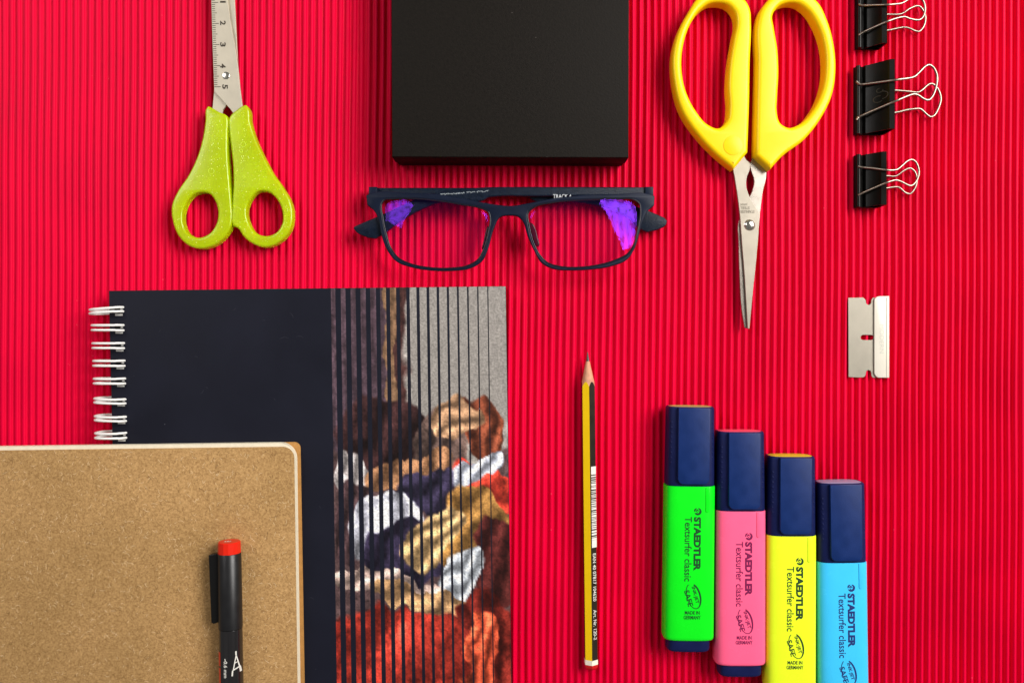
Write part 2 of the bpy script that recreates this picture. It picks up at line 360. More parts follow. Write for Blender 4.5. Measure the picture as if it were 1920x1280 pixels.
# ------------------------------------------------------------------ yellow scissors
def yellow_scissors():
    t = thing('scissors', 'large scissors with opaque yellow loop handles and blades pointing down', 'scissors', (*W2(1406, 310, 0), 0))
    M_y = mat('yellow_plastic', (0.90, 0.60, 0.001), rough=0.34, bump=0.04, bscale=300, var=0.02, vscale=80)
    z = 7.0
    LH = [(1372.8, 320), (1342, 295), (1304, 255), (1274.5, 210), (1260, 154), (1258, 111), (1268, 66), (1288, 27), (1306, 1), (1338, -11), (1375, -7), (1396, 6), (1404.5, 24), (1406, 45), (1403.5, 120), (1402.5, 186), (1399, 288)]
    LO = [(1341, 9), (1360, 13), (1374, 28), (1377.5, 46), (1372.5, 75), (1365, 120), (1361.6, 165), (1363.5, 207), (1360, 229), (1345, 243), (1325, 236), (1304, 212.5), (1283, 170), (1276, 125), (1280, 85), (1293, 48), (1312, 21), (1327, 11)]
    RH = [(1441, 320), (1463, 296), (1505, 264), (1535, 226), (1556, 183), (1563.5, 128), (1560, 88), (1548, 43), (1530, 8), (1506, -10), (1468, -11), (1440, 2), (1423, 24), (1417, 44), (1416.6, 120), (1414.5, 212), (1413, 294)]
    RO = [(1479, 9), (1458, 15), (1446, 32), (1448.5, 56), (1454.6, 93), (1457, 138), (1454.5, 186), (1454, 212), (1460, 233), (1476, 242), (1495, 236), (1521, 208), (1538, 170), (1543.6, 125), (1540, 88), (1527, 50), (1508, 22), (1492, 11)]
    h1 = M().add(*plate(px([cr(LH, 6, sharp=(0, 16)), cr(LO, 6)], z), 1.0, 11.0, 2.3, 6)).build('handle', M_y, t, ang=60)
    h2 = M().add(*plate(px([cr(RH, 6, sharp=(0, 16)), cr(RO, 6)], z), 1.0, 11.0, 2.3, 6)).build('handle', M_y, t, ang=60)
    c = W(1374.5, 273, 11.0); M().add(*plate([[(c[0] + 5.05*math.cos(a), c[1] + 5.05*math.sin(a)) for a in np.linspace(0, 2*math.pi, 40, endpoint=False)]], 10.6, 11.22, 0.15, 2)).build('cover_disc', M_y, h1)
    F = [(1377, 330), (1374.5, 316), (1380, 300), (1394.7, 291), (1399, 299), (1406.3, 306), (1405.6, 318), (1400, 334), (1399.5, 350), (1405.6, 369), (1414, 384), (1423.6, 398), (1423, 425), (1421.5, 450), (1417, 495), (1412, 545), (1405.5, 616), (1402, 616), (1399, 567), (1395.5, 510), (1391, 455), (1387, 400), (1381, 355)]
    B = [(1437, 325), (1434, 306), (1413, 292), (1410, 299), (1406.6, 306), (1408.4, 321), (1413, 334), (1414, 340), (1411.6, 354), (1404, 372), (1394, 395), (1384, 420), (1384.6, 449.5), (1386.5, 512), (1390.6, 581), (1396, 614), (1402, 616), (1415, 520), (1425, 402), (1430, 362)]
    M().add(*plate(px([cr(B, 4, sharp=(1, 2, 15, 16, 18))], 4.2), 3.0, 4.2, 0.25, 1)).build('blade', M_blade, t, ang=8)
    M().add(*plate(px([cr(F, 4, sharp=(2, 3, 11, 16, 17))], 5.7), 4.4, 5.7, 0.22, 1)).build('blade', M_steel, t, ang=8)
    m = M(); m.add(*dome(W(1405.5, 422, 5.7), L(10, 5.7), 1.3)); m.add(*dome(W(1405.5, 422, 5.7), L(10.6, 5.7), 0.35))
    m.build('rivet', M_rivet, t)
    m = M(); zf = lambda x, y: 5.76
    for s, yy, ww in (('STAINLESS', 397, 26), ('STEEL', 390, 17), ('JAPAN', 383, 13)):
        put_text(m, s, W2(1388.5 + ww/2, yy, 5.7), 180, L(ww, 5.7), L(5.2, 5.7), zf, 0.02)
    m.build('engraving', mat('faint_engraving', (0.14, 0.12, 0.09), rough=0.5, metal=0.4), t, smooth=False)
yellow_scissors()

# ------------------------------------------------------------------ glitter scissors
def green_scissors():
    t = thing('scissors', 'small scissors with translucent lime glitter handles and ruler marks on the blade', 'scissors', (*W2(434, 300, 0), 0))
    M_g = mat('lime_glitter_plastic', (0.62, 0.80, 0.0), rough=0.25, bump=0.08, bscale=250, var=0.10, vscale=70,
              Transmission_Weight=0.42, IOR=1.45, Coat_Weight=0.2)
    M_fl = mat('glitter_flakes', (0.85, 0.95, 0.25), rough=0.25)
    M_bub = mat('bubble_rim', (0.62, 0.80, 0.05), rough=0.2)
    z = 6.5
    LH = [(388.6, 203), (391.5, 200.2), (396, 202), (410, 210), (427.5, 220), (429, 226), (428.2, 245), (428, 285), (431, 332), (435, 379), (436.6, 412), (433, 428), (422, 445), (401, 461), (379.7, 466.5), (356, 461.5), (336, 443), (325.5, 417), (323.3, 386), (334, 360), (354, 330), (370, 297), (381, 260), (386, 227)]
    LO = [(377, 361.5), (394, 364), (406, 381), (410, 400), (406.6, 420), (394, 438), (373, 446), (354, 438), (344.5, 418), (345, 396), (354, 376), (365, 365)]
    RH = [(430, 224), (433, 218), (445, 207), (457, 199), (462, 198), (466.5, 203), (470, 227), (478, 255), (494.5, 292), (511, 323), (532, 353), (546, 379), (550, 405), (544, 433), (525, 454), (499, 464), (476, 458), (457, 443), (447, 428.5), (440, 425), (436.8, 421), (436.2, 391), (438.5, 344), (437.6, 311), (433.6, 274), (430, 240)]
    RO = [(485, 359.5), (504, 360.5), (520, 374), (530, 396), (530, 419), (518, 437), (499, 443), (480.5, 437), (467, 417), (463, 396), (470, 375)]
    specs = []
    for out, hole, sh, box_ in ((LH, LO, (0,), (324, 436)), (RH, RO, (0,), (430, 550))):
        o1, o2 = cr(out, 6), cr(hole, 6)
        m = M().add(*plate(px([o1, o2], z), 1.6, 8.0, 1.3, 5))
        def inside(poly, x, y):
            c = False; n = len(poly)
            for i in range(n):
                a, b = poly[i], poly[i-1]
                if (a[1] > y) != (b[1] > y) and x < (b[0]-a[0])*(y-a[1])/(b[1]-a[1])+a[0]: c = not c
            return c
        def ok(x, y, d): return all(inside(o1, x+dx, y+dy) and not inside(o2, x+dx, y+dy) for dx, dy in ((d,0),(-d,0),(0,d),(0,-d)))
        k = 0; tries = 0
        while k < 150 and tries < 8000:
            tries += 1
            x, y = random.uniform(*box_), 205 + 250 * random.random() ** 1.1
            if not ok(x, y, 6): continue
            c = W(x, y, 8.0); r = random.choice([.10, .12, .15, .18, .24])
            m.add(*dome(c, r, 0.06, N=7, R=2), 1); k += 1
        for x, y, r in (((396, 321, 1.5), ) if out is LH else ((456, 271, 1.3), (452, 283, 0.8), (457, 331.5, .6))):
            c = W(x, y, 8.0); a = np.linspace(0, 2*math.pi, 24, endpoint=False)
            m.add(*tube([(c[0]+r*math.cos(q), c[1]+r*math.sin(q), 8.0) for q in a], 0.13, cyc=True, res=2, caps=False), 2)
        m.build('handle', [M_g, M_fl, M_bub], t, ang=60)
    M_mir = steel('mirror_polished_blade', (0.50, 0.455, 0.36), 0.42, .55)
    Bk = [(398, 205), (401.5, 168), (404, 110), (418, -110), (444, -125), (440, 0), (446, 122), (430, 180), (424, 199), (418, 206), (416, 218)]
    M().add(*plate(px([Bk], 4.2), 3.0, 4.2, 0.2, 1)).build('blade', M_mir, t, ang=8)
    Fr = [(395.5, -125), (396, 0), (398.5, 90), (401.6, 172), (413, 184), (425, 197.5), (432, 205), (438, 214), (452, 218), (455, 203), (450.5, 168), (446, 122), (439.5, 80), (432, 40), (427, 0), (415, -125)]
    M().add(*plate(px([Fr], 5.6), 4.4, 5.6, 0.18, 1)).build('blade', M_mir, t, ang=8)
    m = M(); m.add(*dome(W(423.5, 142, 5.6), L(7.2, 5.6), 0.32)); m.build('rivet', M_rivet, t)
    m = M(); zf = lambda x, y: 5.66
    for k in range(-12, 41):      # millimetre scale: 40 px per centimetre
        y = 44 + k * 3.95 + 0.6
        if y > 166: continue
        ln = 12 if k % 10 == 0 else (9 if k % 5 == 0 else 6)
        x0 = 396.9 + max(0, y) * .031
        ribbon(m, [W2(x0, y, 5.6), W2(x0 + ln, y, 5.6)], 0.34, zf)
    for s, y in (('1', 4), ('2', 43.5), ('3', 84), ('4', 124), ('5', 163)):
        put_text(m, s, W2((418 if s != '5' else 422) , y, 5.6), -90, L(8.5 if s != '1' else 3.5, 5.6), L(10.5, 5.6), zf, 0.035)
    m.build('ruler_marks', M_etch, t, smooth=False)
green_scissors()

# ------------------------------------------------------------------ binder clips
def binder_clip(label, y0, y1, xt, xs, ysl, zt, up, lo, rw, emb=False):
    t = thing('binder_clip', label, 'binder clip', (*W2((xt+xs)/2, (y0+y1)/2, 0), 0), 0, 'black binder clips down the right side')
    M_b = mat('black_enamel_steel', (0.0042, 0.0036, 0.0028), rough=0.30, bump=0.06, bscale=500, var=0.25, vscale=120, spec=0.13)
    Xt = W2(xt, y0, 4)[0]; Xs = W2(xs, y0, zt)[0]; r = 1.25
    Ya = W2(xt, y0, 4)[1]; Yb = W2(xt, y1, 4)[1]
    zt0 = 3.6
    def prof():
        # outer then inner profile of the folded spring steel, x right, z up
        up_o = []
        for a in np.linspace(200, -20, 10):  # rolled tube, upper leaf
            up_o.append((Xt + r + r*math.cos(math.radians(a)), zt0 + r*math.sin(math.radians(a)) + .4))
        q = [(Xt + 2*r + .25, zt0 - 1.1), (Xt + 2*r + 1.6, zt0 - .9), (Xt + 2*r + 2.3, zt0 + 1.3), (Xt + 2*r + 3.0, zt0 + 1.7), (Xs - 3.5, zt - 1.5), (Xs - 3.0, zt - .5), (Xs - .9, zt - .1), (Xs - .2, zt - .5), (Xs, zt - 1.4), (Xs, 1.5), (Xs - .3, .5), (Xs - 1.2, .1), (Xt + 2*r + 2.0, .35), (Xt + 2*r, .8), (Xt + r, .1), (Xt, .8), (Xt + .3, 1.9), (Xt + r, 2.3),
             (Xt + 2*r + 1.6, 1.35), (Xs - 1.4, .9), (Xs - .8, 1.5), (Xs - .8, zt - 1.6), (Xs - 1.6, zt - 1.1), (Xs - 3.5, zt - 2.3), (Xt + 2*r + 2.8, zt0 + .6), (Xt + 2*r + 2.0, zt0 - 1.5), (Xt + r, zt0 - 1.3)]
        return up_o + q
    P = prof(); n = len(P)
    v = [(x, Ya, z) for x, z in P] + [(x, Yb, z) for x, z in P]
    # end faces via triangulated polygon
    f = [(i, (i+1) % n, n+(i+1) % n, n+i) for i in range(n)]
    from mathutils.geometry import tessellate_polygon
    tri = tessellate_polygon([[Vector((x, z, 0)) for x, z in P]])
    f += [tuple(q) for q in tri] + [tuple(i + n for i in q) for q in tri]
    m = M().add(v, f)
    m.build('clip_body', M_b, t, ang=40)
    dark = mat('shadowed_tube_notch', (0.01, 0.009, 0.008), rough=0.5)
    for pts, zs in ((up, 'u'), (lo, 'l')):
        P3 = []
        for i, (x, y) in enumerate(cro(pts, 5)):
            if zs == 'u':
                if x < xt + 14: z = zt0 + 1.0 + (x - xt) * .06
                else: z = zt0 + 1.9 + (zt + .8 - zt0 - 1.9) * min(1, (x - xt - 14) / (xs - xt - 16)) - max(0, (x - xs)) * .03
            else: z = 1.25 + max(0, x - xs) * 0.012
            P3.append(W(x, y, z + rw if zs == 'u' else z))
        M().add(*tube(P3, rw, res=4)).build('wire_handle', M_chrome, t, ang=80)
    if emb:
        m = M(); e = mat('embossed_black', (0.05, 0.045, 0.035), rough=0.25)
        zl = lambda x, y: zt0 + 1.6 + (zt - .9 - zt0 - 1.6) * (x - (Xt + 2*r + 3)) / (Xs - 3.2 - (Xt + 2*r + 3)) + .05
        for c, rr, a0, a1 in (((1650, 184), 6, 40, 300), ((1655, 178), 7, -120, 90), ((1652, 168), 4, 0, 270)):
            pts = [W2(c[0] + rr*math.cos(math.radians(a)), c[1] + rr*math.sin(math.radians(a)), 12) for a in np.linspace(a0, a1, 16)]
            ribbon(m, pts, 0.3, zl)
        m.build('embossed_mark', e, t, smooth=False)
    return t
binder_clip('black binder clip cut off by the top edge, above the largest clip', -22, 90, 1607, 1665, 0, 11.5,
    [(1610, 8), (1617, 10.5), (1640, 10), (1674, 8.75), (1692, 6), (1705, -2), (1717, -8), (1729, -1), (1734.7, 15.6), (1731, 31), (1722, 38), (1706, 35.5), (1695, 32), (1680, 35), (1664, 40.6), (1640, 51), (1617, 61.6), (1610, 66)],
    [(1612, 22), (1640, 27.5), (1665, 27.5), (1689, 26.6), (1705, 17), (1719, 11.6), (1728, 16), (1735, 31), (1733, 47), (1725, 58.5), (1717, 58.8), (1706, 54), (1695, 51.6), (1680, 54), (1666, 57), (1640, 60), (1612, 64)], 0.55)
binder_clip('largest black binder clip, middle one of the three, with crossed wire handles', 124, 251, 1604.5, 1679.5, 0, 15.0,
    [(1606, 153), (1609, 156), (1616, 158.5), (1645, 155), (1688, 149), (1706, 146.5), (1716, 143), (1725, 134.5), (1734, 125.5), (1742, 122), (1750, 127), (1756, 139), (1757, 153), (1752.5, 172), (1746, 184), (1739, 188), (1730, 184.5), (1721, 178.6), (1712, 177), (1700, 181), (1688, 186), (1616, 217), (1609, 221), (1606, 225)],
    [(1608, 160), (1640, 168), (1683, 170), (1705, 172), (1720, 173.5), (1729, 169), (1739, 160), (1748, 157.5), (1757, 165.5), (1762.5, 177), (1763.7, 188.5), (1759, 204), (1752, 216), (1744.7, 219.4), (1737, 214.5), (1729, 207), (1722, 204), (1702, 206), (1680, 211), (1640, 217), (1608, 222)], 0.62, True)
binder_clip('smallest black binder clip, lowest of the three, above the razor blade', 290, 388, 1605, 1664, 0, 11.5,
    [(1609, 312), (1615, 313.4), (1640, 316), (1664, 319), (1680, 318.5), (1690, 312), (1700, 303), (1710, 299.4), (1719, 307), (1723, 325), (1717, 341), (1708, 348.4), (1698, 345), (1688, 340), (1678, 338), (1664, 342), (1640, 352), (1615, 363), (1609, 366)],
    [(1612, 326), (1640, 329), (1665, 330), (1680, 330), (1696, 319), (1708, 316), (1717.5, 327), (1718, 346), (1708, 362.5), (1697, 361), (1684, 351), (1664, 352.5), (1640, 356), (1612, 362)], 0.55)

# ------------------------------------------------------------------ razor blade
def razor():
    t = thing('razor_blade', 'single edge steel razor blade with pale folded spine lying flat on the ribs', 'razor blade', (*W2(1629, 632, 0), 0))
    q = lambda x, y: (x / 6.736 + 1560, y / 6.736 + 540)
    B = [(205, 122), (395, 120), (415, 135), (428, 155), (430, 185), (442, 205), (463, 213), (484, 205), (496, 185), (498, 155), (508, 132), (525, 120), (640, 120), (640, 1128), (515, 1128), (500, 1110), (498, 1075), (490, 1045), (465, 1033), (438, 1045), (428, 1075), (425, 1100), (405, 1125), (330, 1128), (210, 1122)]
    Hh = [(395 + 32*math.cos(a), 623 + 32*math.sin(a)) for a in np.linspace(math.pi/2, 3*math.pi/2, 10)] + [(493 + 32*math.cos(a), 623 + 32*math.sin(a)) for a in np.linspace(-math.pi/2, math.pi/2, 10)]
    M().add(*plate(px([[q(*p) for p in B], [q(*p) for p in Hh]], 0.6), 0.05, 0.55, 0.08, 1)).build('blade', steel('razor_steel', (0.235, 0.215, 0.175), 0.40, .6), t, ang=20)
    Sp = [(535, 150), (545, 130), (570, 108), (600, 102), (725, 100), (725, 1131), (580, 1131), (550, 1105), (535, 1075)]
    M_s = mat('pale_aluminium_spine', (0.60, 0.565, 0.48), rough=0.45, metal=0.15, bump=0.1, bscale=500, var=0.04)
    o = M().add(*plate(px([[q(*p) for p in Sp]], 1.5), 0.0, 1.5, 0.25, 2)).build('spine', M_s, t, ang=40)
    m = M(); a, b = W2(*q(688, 112), 1.5), W2(*q(690, 1122), 1.5)
    m.add(*tube([(a[0], a[1], 1.42), (b[0], b[1], 1.42)], 0.28, res=2)); m.build('fold_line', mat('fold_grey', (0.50, 0.46, 0.38), rough=0.5), o)
    m = M(); put_text(m, 'MODERN', W2(*q(628, 640), 1.5), -90, L(54, 1.5), L(8, 1.5), lambda x, y: 1.55)
    m.build('embossed_lettering', mat('pale_emboss', (0.46, 0.46, 0.40), rough=0.4), o, smooth=False)
razor()

# ------------------------------------------------------------------ pencil
def pencil():
    tip = W2(1102, 660, 4); end = W2(1108.5, 1253, 4); d = end - tip; Ln = np.linalg.norm(d); ang = math.atan2(d[1], d[0]) + math.pi/2
    t = thing('pencil', 'sharpened yellow and black striped pencil with printed barcode and red tipped end', 'pencil', (tip[0], tip[1], 0), ang)
    A = L(13.4, 4)           # circumradius
    zc = 3.55; rot = math.radians(-3.5)
    ap = A * math.cos(math.pi/6)
    NF = 8; th = [math.pi/2 + rot + (k / NF) * math.pi/3 for k in range(6 * NF)]   # corner at top
    def rh(k): 
        a = (k % NF) / NF * math.pi/3 - math.pi/6
        return ap / math.cos(a)
    R = [rh(k) for k in range(6*NF)]
    lead_l = L(17, 4); cone_end_r = R[0]; cone_l = L(64, 4)
    slope = A / cone_l
    def ring(rs, ys): return [(r*math.cos(a), -y, zc + r*math.sin(a)) for r, y, a in zip(rs, ys, th)]
    N = 6*NF; rl = slope * lead_l
    wood = mat('cedar_wood', (0.55, 0.27, 0.16), rough=0.6, bump=0.5, bscale=900, var=0.25, vscale=260)
    lead = mat('graphite', (0.07, 0.05, 0.05), rough=0.3, metal=0.4)
    yel = mat('yellow_lacquer', (0.88, 0.58, 0.004), rough=0.22, var=0.03, vscale=100); blk = mat('black_lacquer', (0.022, 0.017, 0.012), rough=0.2, var=0.2, vscale=150)
    M().add(*loft([ring([.18]*N, [0.0]*N), ring([rl]*N, [lead_l]*N)])).build('lead', lead, t, local=True)
    yb = [r / slope - 0.9 * abs(math.sin((k % NF) / NF * math.pi)) * 0 for k, r in enumerate(R)]
    M().add(*loft([ring([rl]*N, [lead_l]*N), ring(R, yb)], False, False)).build('sharpened_wood', wood, t, local=True, ang=60)
    ye = Ln - L(19, 4)
    m = M(); 
    for side in range(6):
        for k in range(NF):
            i = side*NF + k; j = (i+1) % N
            v = [(R[i]*math.cos(th[i]), -yb[i], zc+R[i]*math.sin(th[i])), (R[j]*math.cos(th[j]), -yb[j], zc+R[j]*math.sin(th[j])), (R[j]*math.cos(th[j]), -ye, zc+R[j]*math.sin(th[j])), (R[i]*math.cos(th[i]), -ye, zc+R[i]*math.sin(th[i]))]
            # corner 0 is at the top; face 0 lies to the left of it
            mi = 0 if side % 2 == 0 else 1
            if side % 2 == 0 or (0 < k < NF - 1): m.add(v, [(0, 1, 2, 3)], mi)
            else: m.add(v, [(0, 1, 2, 3)], 1 if (k == NF-1) else 0 if False else 1)
    m.build('shaft', [yel, blk], t, local=True, ang=15)
    yw = Ln - L(10, 4)
    M().add(*loft([ring([r*1.02 for r in R], [ye]*N), ring([r*1.03 for r in R], [yw]*N)])).build('white_band', mat('white_lacquer', (0.80, 0.74, 0.62), rough=0.3), t, local=True, ang=25)
    sc_ = [ring([r*1.03 for r in R], [yw + .05]*N)]
    for q in (.3, .6, .85, 1): sc_.append(ring([r*1.03*math.sqrt(max(0, 1 - .55*q*q*q)) for r in R], [yw + (Ln - yw)*q]*N))
    M().add(*loft(sc_)).build('dipped_end', mat('red_lacquer', (0.55, 0.01, 0.012), rough=0.15), t, local=True, ang=40)
    # lettering on the right top face (side 5: from corner -60deg to top)
    a_mid = math.pi/2 + rot - math.pi/6; n = np.array([math.cos(a_mid), math.sin(a_mid)]); tv = np.array([-n[1], n[0]])   # tangent toward top corner
    def onface(s, y, lift=.05):  # s along the face, mm from face centre, + toward right/down
        p = n * (ap + lift) - tv * s; return (p[0], -y, zc + p[1])
    fm = M(); wb_ = L(9.5, 4) / abs(tv[0]) ; off = 0.35
    pos = lambda ypx: (ypx - 660) * S * (1 - 4/H)
    def bar(y0, y1, s0, s1, mi): fm.add([onface(s0, pos(y0)), onface(s1, pos(y0)), onface(s1, pos(y1)), onface(s0, pos(y1))], [(0, 1, 2, 3)], mi)
    bar(873, 888, -1.2, 2.0, 0); bar(1010, 1024, -1.2, 2.0, 0)
    y = 890.0
    while y < 1008:
        w_ = random.choice([1.3, 1.3, 2.4, 3.6]); bar(y, y + w_, -1.2, 2.0, 0); y += w_ + random.choice([1.2, 1.6, 2.6])
    for s, ya, yb_ in (('EAN 40 07817 104620', 1035, 1124), ('Art. Nr. 120-2', 1140, 1196)):
        v, f = text2d(s, 0.01); vv = [onface(q[1] * 2.1 + off, pos((ya+yb_)/2) + q[0] * L(yb_-ya, 4)) for q in v]
        fm.add(vv, f, 0)
    fm.build('print', M_white, t, local=True, smooth=False)
pencil()

# ------------------------------------------------------------------ highlighters
def highlighter(colname, label, capxy, endxy, col, tcol, endcol, rough=0.24):
    A = W2(*capxy, 7.5); B = W2(*endxy, 7.5); d = B - A; ang = math.atan2(d[1], d[0]) + math.pi/2
    t = thing('highlighter', label, 'highlighter', (A[0], A[1], 0), ang, group='highlighters lying side by side')
    u = S * (1 - 7.5 / H)      # mm per photo px at mid height
    a, b, n = 46.3 * u, 7.3, 3.9; zc = 7.35
    ink = mat(colname + '_barrel_plastic', col, rough=rough, bump=0.03, bscale=300, var=0.02, vscale=90)
    prt = mat(colname + '_print', tcol, rough=0.5)
    def sec(y, sa=1.0, sb=1.0, aa=a, bb=b, nn=n):
        x, z = supell(aa*sa, bb*sb, nn); return np.c_[x, np.full_like(x, -y), zc + z]
    # cap
    y0, yc, yb, ye = 6*u, 152*u, 438*u, 460*u; ca = 43.6*u
    cs = [(y0, .955, .93), (y0+.5, .985, .97), (y0+1.3, 1, 1), (yc-1.0, 1.03, 1), (yc-.25, 1.03, 1), (yc, 1.02, .985)]
    m = M().add(*loft([sec(y, p, q, ca, b) for y, p, q in cs]))
    for sx in (-1, 1):          # grip ridges along both shoulders
        for k in range(9):
            yy = y0 + 8 + k * 2.6
            for dx, h in ((0.86, .55),):
                x = sx * ca * dx; zz = zc + b * (1 - dx**n) ** (1/n)
                m.add(*dome((x, -yy, zz - .12), 0.62, .38, N=10, R=3))
    cap = m.build('cap', M_navy, t, local=True, ang=40)
    # clip: raised tongue
    def rr(x0, x1, yt, yb_, r):
        P = [(x0, -yt), (x1, -yt)]
        P += [(x1 - r + r*math.cos(q), -(yb_ - r) + r*math.sin(q)) for q in np.linspace(0, -math.pi/2, 8)]
        P += [(x0 + r + r*math.cos(q), -(yb_ - r) + r*math.sin(q)) for q in np.linspace(-math.pi/2, -math.pi, 8)]
        return P
    xo = 2*u
    M().add(*plate([rr(xo - 29*u, xo + 29*u, y0 + .3, yc - 1.2, 3.0)], zc + b - 1.2, zc + b + 1.5, 0.35, 2)).build('pocket_clip', M_tongue, cap, local=True, ang=45)
    # coloured end disc
    es = []
    for q in (0, .35, .65, .85, .97): es.append(sec(y0 + .2 - .6*q, .93*math.sqrt(1-q*q)**.6, .86*math.sqrt(1-q*q)**.6, ca, b))
    M().add(*loft(es[::-1])).build('end_disc', mat(colname + '_end_disc', endcol, rough=.35), cap, local=True)
    # barrel
    bs = [(yc+.1, .96, .96), (yc+.25, .995, .99), (yc+.8, 1, 1), (yb-2.2, 1.015, 1), (yb-1.0, 1.01, .98), (yb-.3, .985, .94), (yb, .955, .88)]
    m = M().add(*loft([sec(y, p, q) for y, p, q in bs]))
    xr = 29*u; m.add(*plate([[(xr-.9, -yc-.4), (xr+.9, -yc-.4), (xr+.9, -(yc+46*u)), (xr+.3, -(yc+48*u)), (xr-.3, -(yc+48*u)), (xr-.9, -(yc+46*u))]], zc+b-.8, zc+b+.12, .12, 2))
    m.build('barrel', ink, t, local=True, ang=40)
    ps = [(yb+.05, .86, .80), (ye-1.4, .86, .79), (ye-.5, .84, .76), (ye, .79, .70)]
    M().add(*loft([sec(y, p, q) for y, p, q in ps])).build('end_plug', M_navy, t, local=True, ang=40)
    # print; coordinates are px from the barrel's left edge and cap top
    ut = S * (1 - 14.7 / H); 
    kx = lambda X: (X - 46.5) * ut; ky = lambda Y: -Y * ut * 1.0
    zf = lambda x, y: zc + b * max(0.0, 1 - abs(x / a) ** n) ** (1/n) + .05
    m = M()
    put_text(m, 'STAEDTLER', (kx(57.5), ky(262)), -90, 101*ut, 13.6*ut, zf, 0.055)
    put_text(m, 'Textsurfer classic', (kx(40.5), ky(272)), -90, 121*ut, 13.5*ut, zf, 0.012)
    put_text(m, 'INK·JET', (kx(54.5), ky(358)), -74, 33*ut, 8*ut, zf, 0.03)
    put_text(m, 'SAFE', (kx(42.5), ky(364)), -74, 31*ut, 10*ut, zf, 0.02)
    put_text(m, 'MADE IN', (kx(49.5), ky(391)), 0, 28*ut, 6.8*ut, zf, 0.03)
    put_text(m, 'GERMANY', (kx(49.5), ky(400)), 0, 32*ut, 7.2*ut, zf, 0.03)
    # ellipse stroke round INK·JET
    pts = []; wd = []
    for q in np.linspace(150, -165, 40):
        r = math.radians(q); ex, ey = 24*math.cos(r), 12.5*math.sin(r); c_, s_ = math.cos(math.radians(-74)), math.sin(math.radians(-74))
        pts.append((kx(51.5) + (ex*c_ - ey*s_)*ut, ky(360) + (ex*s_ + ey*c_)*ut)); wd.append((0.40 + 0.5*max(0, math.sin(r))) )
    ribbon(m, pts, wd, zf)
    # round head emblem: open ring with a helmet wedge and a dot
    c0 = (kx(57.5), ky(201)); R_ = 5.6*ut
    ribbon(m, [(c0[0]+R_*math.cos(math.radians(q)), c0[1]+R_*math.sin(math.radians(q))) for q in np.linspace(-150, 75, 20)], [.45+.75*math.sin(math.pi*i/19) for i in range(20)], zf)
    ribbon(m, [(c0[0]+R_*math.cos(math.radians(q)), c0[1]+R_*math.sin(math.radians(q))) for q in np.linspace(105, 190, 9)], [.3+.5*math.sin(math.pi*i/8) for i in range(9)], zf)
    ribbon(m, [(c0[0]-.9, c0[1]-.1), (c0[0]-.1, c0[1]+.7), (c0[0]+.7, c0[1]+.1)], [.5, .9, .3], zf)
    ribbon(m, [(c0[0]-.5, c0[1]-.9), (c0[0]+.1, c0[1]-.4)], [.5, .4], zf)
    m.build('print', prt, t, local=True, smooth=False)
highlighter('green', 'bright green highlighter with navy cap, leftmost of the four', (1293.5, 755), (1288.5, 1217), (0.004, 0.78, 0.012), (0.003, 0.06, 0.012), (0.42, 0.40, 0.12))
highlighter('pink', 'pink highlighter with navy cap, between the green and yellow ones', (1386, 801), (1385, 1262), (0.95, 0.115, 0.25), (0.16, 0.004, 0.06), (0.85, 0.09, 0.16))
highlighter('yellow', 'fluorescent yellow highlighter with navy cap, between the pink and blue ones', (1480.5, 847), (1478.5, 1310), (0.74, 0.92, 0.02), (0.01, 0.045, 0.012), (0.62, 0.55, 0.03))
highlighter('blue', 'light blue highlighter with navy cap, rightmost and lowest of the four', (1572, 896), (1577.5, 1359), (0.045, 0.50, 0.86), (0.010, 0.025, 0.14), (0.30, 0.29, 0.45))

